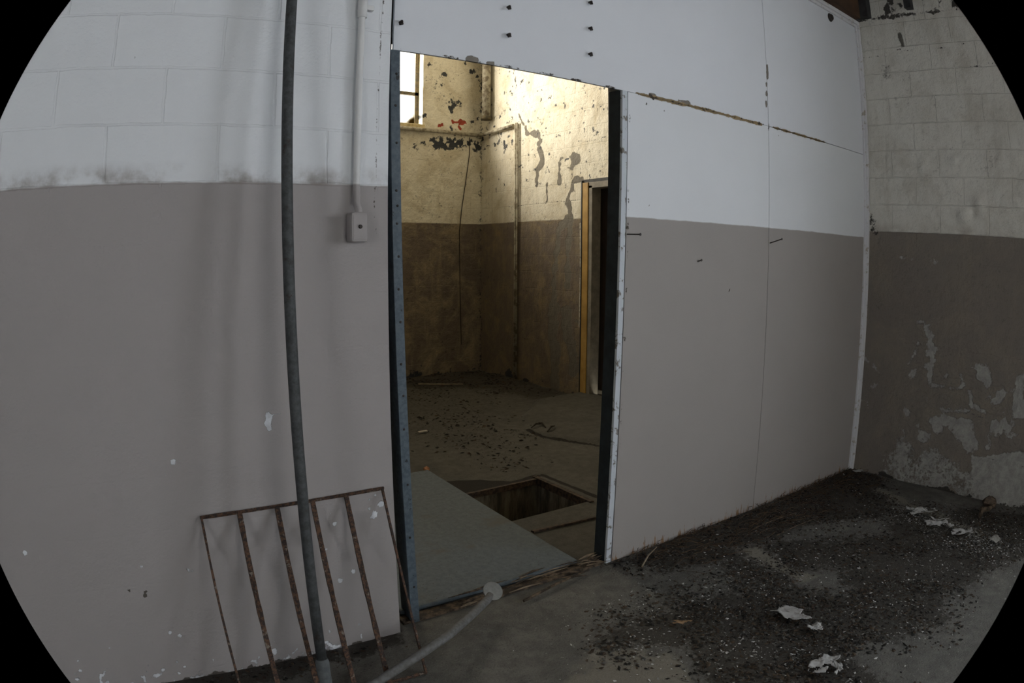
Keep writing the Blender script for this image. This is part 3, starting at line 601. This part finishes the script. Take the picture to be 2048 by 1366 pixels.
# --- conduit and switch box
cnd = empty('conduit_switch', (.965, -.02, 1.7), label='painted electrical conduit running down the block wall to a small switch box', cat='electrical switch')
M_cp = wall_mat('conduit_paint', (.66, .66, .66), TAUPE, LP, brick=0, smudge=.4)
q = MB(); q.tube([(.958, -.022, 3.5), (.958, -.022, 2.58), (.954, -.022, 2.0), (.952, -.022, 1.86), (.952, -.024, 1.80), (.955, -.036, 1.775), (.955, -.038, 1.75)], .0135, 16); par(q.build('conduit', M_cp, smooth=True), cnd)
q = MB(); q.tube([(.958, -.022, 2.60), (.958, -.022, 2.52)], .0185, 16); par(q.build('coupling', M_cp, smooth=True), cnd)
q = MB(); q.box((.958, -.028, 2.555), (1.005, -.001, 2.575)); par(q.build('clip', M_cp, bevel=.002), cnd)
q = MB(); q.box((.918, -.060, 1.655), (.984, -.0005, 1.765)); sb = par(q.build('switch_box', M_cp, bevel=.010), cnd)
q = MB(); q.tube([(.953, -.060, 1.712), (.953, -.067, 1.712)], [.008, .006], 12); par(q.build('switch_button', M_dark, smooth=True), sb)
# --- rusty grate leaning on the wall
gr = empty('rusty_grate', (.67, -.34, 0), label='rusty iron bar grate leaning against the foot of the block wall', cat='grate')
t = NT('flaky_rust'); n = t.noise(70, 7, .75); c = t.mix(t.step(n, .42, .56), (.125, .068, .042), (.035, .026, .022)); c = t.mix(t.step(t.noise(40, 5, .7), .60, .64), c, (.20, .17, .14)); M_flk = t.done(c, .85, t.bump(n, .7, .006))
def gp(x, s): return (x, -.339*(1-s)-.012*s, .006+.681*s)       # s: 0 foot, 1 top edge
def flat(q, pa, pb, wx, th):
    pa, pb = Vector(pa), Vector(pb); d = (pb-pa).normalized(); n_ = Vector((0, -.90, -.44)); s_ = d.cross(n_).normalized(); n_ = s_.cross(d)
    k = 14; base = len(q.v)
    for i in range(k+1):
        p = pa.lerp(pb, i/k); w_ = wx*random.uniform(.85, 1.12); h_ = th*random.uniform(.85, 1.15)
        for a, b_ in ((-1, -1), (1, -1), (1, 1), (-1, 1)): q.v.append(tuple(p+s_*w_*a/2+n_*h_*b_/2))
    for i in range(k):
        for j in range(4): q.f.append((base+i*4+j, base+i*4+(j+1) % 4, base+(i+1)*4+(j+1) % 4, base+(i+1)*4+j))
    q.f.append((base+3, base+2, base+1, base)); q.f.append(tuple(base+k*4+j for j in range(4)))
q = MB(); flat(q, gp(.306, 1), gp(1.044, 1), .010, .010); par(q.build('top_rail', M_flk), gr)
q = MB(); flat(q, gp(.306, 0), gp(1.040, 0), .010, .010); par(q.build('bottom_rail', M_flk), gr)
for x in (.311, 1.037):
    q = MB(); flat(q, gp(x, 0), gp(x, 1), .008, .010); par(q.build('side_rail', M_flk), gr)
for x in (.452, .598, .740, .878):
    q = MB(); flat(q, gp(x, .01), gp(x+.004, .997), .019, .009); par(q.build('bar', M_flk), gr)
# --- bent pipe with a round plate
bp = empty('bent_pipe', (1.2, -.17, .03), label='bent grey pipe with a round end plate lying on the floor at the threshold', cat='pipe')
M_grey = simple('dull_grey_metal', (.15, .15, .15), .3, 40, .75, (.10, .098, .09))
pts = [(.72, -.385, .030), (.80, -.370, .046), (.926, -.353, .078), (1.043, -.335, .106), (1.172, -.292, .118), (1.335, -.185, .103), (1.43, -.115, .090), (1.500, -.062, .082), (1.522, -.045, .090)]
q = MB(); q.tube(pts, .0185, 18); par(q.build('tube', M_grey, smooth=True), bp)
c0 = Vector((1.540, -.042, .104)); vw = (Vector((0, -2.4529, 1.6121))-c0).normalized()
dn = (vw*.76+.65*Vector((.42, -.28, .86)).normalized()).normalized()
q = MB(); q.tube([c0-dn*.004, c0-dn*.003, c0+dn*.003, c0+dn*.004], [.044, .046, .046, .044], 32); par(q.build('round_plate', simple('pale_plate_metal', (.24, .24, .225), .25, 25, .7), smooth=False), bp)
# --- metal floor plate
pt = NT('blue_grey_plate'); n = pt.noise(30, 7, .7); c = pt.mix(pt.step(n, .35, .65), (.066, .086, .100), (.096, .116, .130)); c = pt.mix(pt.step(pt.noise(85, 5, .7), .60, .66), c, (.03, .03, .03)); c = pt.mix(pt.step(pt.noise(4, 5), .55, .75), c, (.075, .072, .062))
M_plate = pt.done(c, .65, pt.bump(n, .3, .004), .0)
q = MB(); q.hexa([(1.15, .118, .012), (2.17, .118, .012), (2.235, 1.93, .012), (1.15, 1.93, .012), (1.15, .118, .034), (2.17, .118, .034), (2.235, 1.93, .034), (1.15, 1.93, .034)])
pl_ = q.build('floor_plate', M_plate, bevel=.008); tag(pl_, 'large blue-grey steel plate lying on the floor inside the doorway', 'floor plate')
q = MB(); q.hexa([(2.235, .60, .001), (2.9, .54, .001), (2.9, .57, .001), (2.235, .63, .001), (2.235, .60, .016), (2.9, .54, .016), (2.9, .57, .010), (2.235, .63, .010)])
tag(q.build('metal_strip', M_rust, bevel=.002), 'narrow rusty metal strip on the floor between steel plate and right jamb', 'metal strip')
# --- back room pipes
M_wp = simple('cream_pipe_paint', (.40, .37, .29), .3, 14, .6, (.17, .14, .10), (.42, .62))
hp = empty('water_pipe', (SIDE-.05, 5.5, 3.2), label='cream pipe along the back room walls turning down to the floor', cat='pipe')
q = MB(); q.tube([(2.2, BACKY-.045, 3.215), (SIDE-.06, BACKY-.045, 3.2)], .025, 14); par(q.build('horizontal_pipe', M_wp, smooth=True), hp)
q = MB(); q.tube([(SIDE-.06, BACKY-.07, 3.2), (SIDE-.045, 4.735, 3.222)], .022, 14); par(q.build('horizontal_pipe', M_wp, smooth=True), hp)
q = MB(); q.tube([(SIDE-.06, BACKY-.045, 3.165), (SIDE-.06, BACKY-.045, 3.235)], .032, 14); par(q.build('elbow', M_wp, smooth=True), hp)
for dy, ra, nm in ((4.70, .014, 'drop_pipe'), (4.665, .010, 'drop_pipe')):
    q = MB(); q.tube([(SIDE-.035, dy, 3.25), (SIDE-.035, dy, 0.0)], ra, 12); par(q.build(nm, M_wp, smooth=True), hp)
cp = empty('corner_pipe', (SIDE-.07, 5.34, 3.4), label='thick cream vertical pipe in the upper corner of the back room', cat='pipe')
q = MB(); q.tube([(SIDE-.075, 5.33, 3.40), (SIDE-.075, 5.33, 4.6)], .058, 18); par(q.build('pipe', M_wp, smooth=True), cp)
q = MB(); q.tube([(SIDE-.075, 5.33, 3.385), (SIDE-.075, 5.33, 3.43)], .072, 18); par(q.build('collar', M_wsteel, smooth=True), cp)
q = MB(); q.tube([(4.741, BACKY-.012, 3.17), (4.741, BACKY-.012, 2.942), (4.687, BACKY-.012, 2.583), (4.621, BACKY-.012, 2.17), (4.593, BACKY-.012, 1.9), (4.6, BACKY-.012, 1.275), (4.61, BACKY-.012, .805), (4.62, BACKY-.012, .39)], .005, 6)
tag(q.build('cable', M_dark), 'thin dark cable hanging down the far wall of the back room', 'cable')
q = MB(); q.tube([(4.80, BACKY-.012, 3.17), (4.79, BACKY-.012, 2.5), (4.80, BACKY-.012, 1.9)], .003, 6)
# ---- scraps on the floor
M_paper = simple('dirty_white_scrap', (.38, .38, .37), .5, 45, .8, (.22, .21, .19), (.5, .68))
def sheet(name, c, sx, sy, rot, amp, mat, lab, cat, seed, group=None, z=.012, cut=.25):
    n = 30; rr_ = random.Random(seed); vs_ = []; fs = []
    for i in range(n):
        for j in range(n):
            u, v = i/(n-1)-.5, j/(n-1)-.5
            x, y = u*sx, v*sy; xr, yr = x*math.cos(rot)-y*math.sin(rot), x*math.sin(rot)+y*math.cos(rot)
            h = float(fbm(np.array([u*1.0]), np.array([v*1.0]), .28, seed, 3)[0])*amp
            vs_.append((xr, yr, h))
    for i in range(n-1):
        for j in range(n-1):
            u, v = (i+.5)/(n-1)-.5, (j+.5)/(n-1)-.5
            k = math.hypot(u, v)+cut*(float(fbm(np.array([u]), np.array([v]), .24, seed+5, 4)[0])-.5)*2.2
            if k < .44: fs.append((i*n+j, (i+1)*n+j, (i+1)*n+j+1, i*n+j+1))
    me = bpy.data.meshes.new(name); me.from_pydata(vs_, [], fs); o = lk(me, name, mat); o.location = (c[0], c[1], z)
    s_ = o.modifiers.new('s', 'SOLIDIFY'); s_.thickness = .0015
    for p in me.polygons: p.use_smooth = True
    return tag(o, lab, cat, group)
sheet('paper_scrap', (2.56, -.96), .13, .24, .2, .035, M_paper, 'crumpled off-white paper scrap, largest pale piece amid the dark litter', 'paper scrap', 3)
sheet('paper_scrap', (2.53, -1.12), .07, .08, 1, .03, M_paper, 'small torn paper curl just in front of the crumpled scrap', 'paper scrap', 8)
sheet('plaster_flake', (4.34, -.86), .22, .11, -.9, .045, M_paper, 'curled white plaster flake nearest the side block wall corner', 'plaster flake', 11, cut=1.0)
sheet('plaster_flake', (4.21, -1.05), .20, .13, -.9, .04, M_paper, 'jagged white plaster flake in the middle of the pale trail', 'plaster flake', 13, cut=1.0)
sheet('plaster_flake', (4.17, -1.24), .17, .09, -.9, .03, M_paper, 'thin white plaster flake at the near end of the pale trail', 'plaster flake', 14, cut=1.0)
sheet('plaster_flake', (4.19, -1.49), .13, .10, .4, .02, simple('grey_flake', (.33, .32, .29), .3, 30), 'round grey-white plaster flake by the right edge of the litter', 'plaster flake', 15)
sheet('plaster_flake', (2.295, -1.33), .15, .13, .4, .03, M_paper, 'ragged white plaster flake at the bottom edge of the photograph', 'plaster flake', 16, cut=1.0)
sheet('plaster_flake', (2.33, -1.39), .08, .05, 1.4, .02, M_paper, 'small white plaster flake beside the ragged one at the bottom edge', 'plaster flake', 17, cut=1.0)
sheet('plaster_flake', (4.80, -.09), .10, .05, -.6, .02, M_paper, 'small white plaster flake right in the corner below the white trim', 'plaster flake', 23, z=.03)
M_leaf = simple('dry_leaf', (.30, .19, .10), .4, 30, .8)
sheet('dry_leaf', (2.14, -.66), .03, .09, .9, .02, M_leaf, 'curled tan leaf alone on the dark litter left of the paper', 'leaf', 21)
q = MB()
def pebble(q, c, r, sq=(1, 1, 1), seed=0):
    rr_ = random.Random(seed); n, m_ = 7, 5; base = len(q.v)
    for i in range(m_):
        th = math.pi*(i+.5)/m_
        for k in range(n):
            ph = 2*math.pi*k/n; rad = r*rr_.uniform(.75, 1.2)
            q.v.append((c[0]+rad*math.sin(th)*math.cos(ph)*sq[0], c[1]+rad*math.sin(th)*math.sin(ph)*sq[1], c[2]+rad*math.cos(th)*sq[2]))
    for i in range(m_-1):
        for k in range(n): q.f.append((base+i*n+k, base+(i+1)*n+k, base+(i+1)*n+(k+1) % n, base+i*n+(k+1) % n))
    q.f.append(tuple(base+k for k in range(n))); q.f.append(tuple(base+(m_-1)*n+k for k in reversed(range(n))))
pebble(q, (4.80, -1.24, .045), .055, (1, 1.1, .8), 3)
tag(q.build('rubble_lump', simple('brown_rubble', (.14, .10, .07), .5, 25, .9, (.05, .04, .03), bmp=.4)), 'brown lump of fallen rubble at the foot of the side block wall', 'rubble')
q = MB(); q.tube([(4.52, -1.26, .02), (4.60, -1.245, .05), (4.70, -1.27, .03), (4.76, -1.30, .05)], [.012, .02, .016, .01], 7, jit=.3)
tag(q.build('wood_chunk', M_wood), 'broken brown wood piece lying against the rubble lump', 'wood piece')
for a, b_, r_, lab in [((2.40, -.13, .022), (2.62, -.02, .035), .005, 'pale thin stick in the litter close to the right door jamb'),
                     ((1.70, -.06, .012), (2.16, .015, .018), .008, 'long grey batten lying in front of the timber threshold'),
                     ((3.25, -.20, .03), (3.70, -.23, .03), .004, 'thin brown twig lying along the foot of the boards'),
                     ((3.28, -.36, .03), (3.75, -.37, .022), .003, 'slender dark twig on the litter further from the boards')]:
    q = MB(); m_ = tuple((a[i]+b_[i])/2+(.012 if i == 1 else .002) for i in range(3)); q.tube([a, m_, b_], [r_, r_*.9, r_*.6], 7, jit=.2)
    tag(q.build('stick', M_wood if 'pale' not in lab else simple('pale_stick', (.28, .22, .15), .3, 20)), lab, 'stick')
# small things on the back room floor
q = MB(); pebble(q, (2.25, 1.985, .018), .025, (1.2, 1, .8), 8); tag(q.build('brick_chip', simple('orange_brick', (.42, .20, .10), .3, 40)), 'small orange brick chip beside the far end of the steel plate', 'brick chip')
q = MB(); q.tube([(3.62, 4.86, .06), (4.10, 4.62, .05)], .008, 7); tag(q.build('stick', simple('grey_stick', (.20, .17, .12), .3, 20)), 'straight thin stick on the debris by the far wall of the back room', 'stick')
for i, (x, y, a, L) in enumerate([(3.66, 2.36, .5, .16), (3.73, 2.48, 1.4, .14), (3.62, 2.55, .2, .12)]):
    q = MB(); q.tube([(x, y, .03), (x+L*.5*math.cos(a), y+L*.5*math.sin(a), .055), (x+L*math.cos(a), y+L*math.sin(a), .045)], [.006, .01, .006], 6, jit=.3)
    tag(q.build('bark_piece', simple('dark_bark', (.04, .032, .022), .3, 30)), ['dark bark piece at the broken concrete edge in the back room, nearest the pit', 'dark bark piece standing highest at the broken concrete edge', 'dark bark piece furthest back along the broken concrete edge'][i], 'bark')
q = MB(); q.box((2.69, 2.985, .012), (2.78, 3.01, .022)); tag(q.build('pale_stub', simple('pale_stub_white', (.45, .42, .36), .2, 20)), 'tiny pale stub on the back room floor near the left jamb', 'wood piece')

# =====================================================================
#  LITTER (uncountable)
# =====================================================================
def sample(poly, n, seed, soft=0.0):
    g = np.random.default_rng(seed); P = np.array(poly); lo, hi = P.min(0)-soft, P.max(0)+soft; out = []
    while len(out) < n:
        q_ = g.uniform(lo, hi, (4000, 2)); m_ = polymask(q_[:, 0], q_[:, 1], poly, max(soft, .01), soft, seed % 50, .3)
        out += q_[g.random(4000) < m_*np.clip(fbm(q_[:, 0], q_[:, 1], .22, seed % 37, 4)*3-.9, .05, 1)].tolist()
    return np.array(out[:n])
def zfloor(x, y): return floor_disp(np.array([x]), np.array([y]))[0] if np.isscalar(x) else floor_disp(x, y)
def litter(name, P, s0, s1, mats, wts, lab, cat, seed, el=1.6, hmax=.4):
    g = np.random.default_rng(seed); n = len(P); zz = zfloor(P[:, 0], P[:, 1])
    ok = ~((P[:, 0] > 1.14) & (P[:, 0] < 2.25) & (P[:, 1] > .1) & (P[:, 1] < 1.95)) & ~((P[:, 0] > HX0) & (P[:, 0] < HX1+.02) & (P[:, 1] > HY0-.02) & (P[:, 1] < HY1+.02)) & (P[:, 0] < SIDE-.03) & ~((P[:, 1] > .03) & (P[:, 1] < .2) & ((P[:, 0] > 2.3) | (P[:, 0] < 1.15))) & ~((P[:, 0] < 1.15) & (P[:, 1] > -.02))& (P[:, 1] < BACKY-.03)
    vs_ = []; fs = []; mi = []
    for i in range(n):
        if not ok[i]: continue
        s = s0+(s1-s0)*g.random()**2.5; a = g.random()*6.28; e_ = 1+g.random()*(el-1); ca, sa = math.cos(a), math.sin(a)
        b_ = len(vs_); tx, ty = g.normal(0, .25, 2)
        for k in range(4):
            an = k*math.pi/2+g.uniform(-.4, .4); x = s*e_*math.cos(an)*g.uniform(.6, 1); y = s/e_*math.sin(an)*g.uniform(.6, 1)
            vs_.append((P[i, 0]+x*ca-y*sa, P[i, 1]+x*sa+y*ca, zz[i]+.001+max(0, x*tx+y*ty)+.0005))
        vs_.append((P[i, 0], P[i, 1], zz[i]+.002+s*hmax*g.random()))
        k_ = int(g.choice(len(mats), p=wts))
        for f in ((0, 1, 4), (1, 2, 4), (2, 3, 4), (3, 0, 4)): fs.append(tuple(b_+q_ for q_ in f)); mi.append(k_)
    me = bpy.data.meshes.new(name); me.from_pydata(vs_, [], fs); o = lk(me, name, None)
    for m_ in mats: me.materials.append(m_)
    me.polygons.foreach_set('material_index', mi); me.update()
    return tag(o, lab, cat, None, 'stuff')
ML = [simple('litter_black', (.012, .010, .008), .3, 50, .9), simple('litter_brown', (.045, .030, .018), .4, 50, .9), simple('litter_umber', (.075, .052, .032), .4, 50, .9), simple('litter_grey', (.085, .083, .075), .3, 50, .9)]
P_ = np.concatenate([sample(HEAP, 6500, 101, .10), sample(MID, 7500, 102, .18), sample(LOW, 7500, 103, .16), sample(WALLFOOT, 1200, 104, .04)])
litter('leaf_litter', P_, .004, .016, ML, [.36, .26, .18, .20], 'dark gritty leaf litter and dirt strewn over the front room floor', 'litter', 201)
P_ = np.concatenate([sample(HEAP, 260, 111, .1), sample(MID, 2200, 112, .3), sample(LOW, 1700, 113, .25), sample([(4.572, -0.404), (4.45, -0.689), (4.301, -1.12), (4.244, -1.548), (4.0, -1.7), (3.9, -1.4), (4.181, -0.847)], 1500, 114, .1), sample([(.2, -.6), (2.3, -.1), (4.8, -.3), (4.8, -2), (2, -2)], 350, 115, .1)])
litter('paint_flakes', P_, .002, .010, [simple('flake_white', (.55, .55, .53), .3, 50, .8), simple('flake_grey', (.22, .22, .20), .3, 50, .8)], [.45, .55], 'scattered small white paint flakes on the front room floor', 'paint flakes', 202)
P_ = np.concatenate([sample(B_LIT, 900, 121, .2), sample([(2.6, 1.9), (3.2, 1.75), (3.6, 2.6), (3.1, 3.3), (2.6, 2.6)], 200, 125, .2), sample(B_HEAP, 1800, 122, .2)])
litter('dead_leaves', P_, .006, .028, ML[:3], [.6, .3, .1], 'dark dead leaves and dirt scattered over the back room floor', 'dead leaves', 203, hmax=.5)
# strands of dry plant matter along the foot of the boards
g = np.random.default_rng(9); q = MB()
for i in range(420):
    x = 2.4+2.45*g.random(); y = .035-.40*g.random()**1.6; L = g.uniform(.03, .14); a = g.normal(0, .6); z = float(zfloor(x, y))+.006
    q.tube([(x, y, z), (x+L*.5*math.cos(a), min(.04, y+L*.5*math.sin(a)), z+g.uniform(0, .02)), (min(4.9, x+L*math.cos(a)), min(.04, y+L*math.sin(a)), z+g.uniform(-.003, .02))], g.uniform(.0008, .0022), 4, False)
tag(q.build('dry_stalks', simple('dry_stalk', (.085, .055, .03), .5, 20, .9)), 'brown dry stalks tangled in the litter along the foot of the boards', 'dry stalks', None, 'stuff')
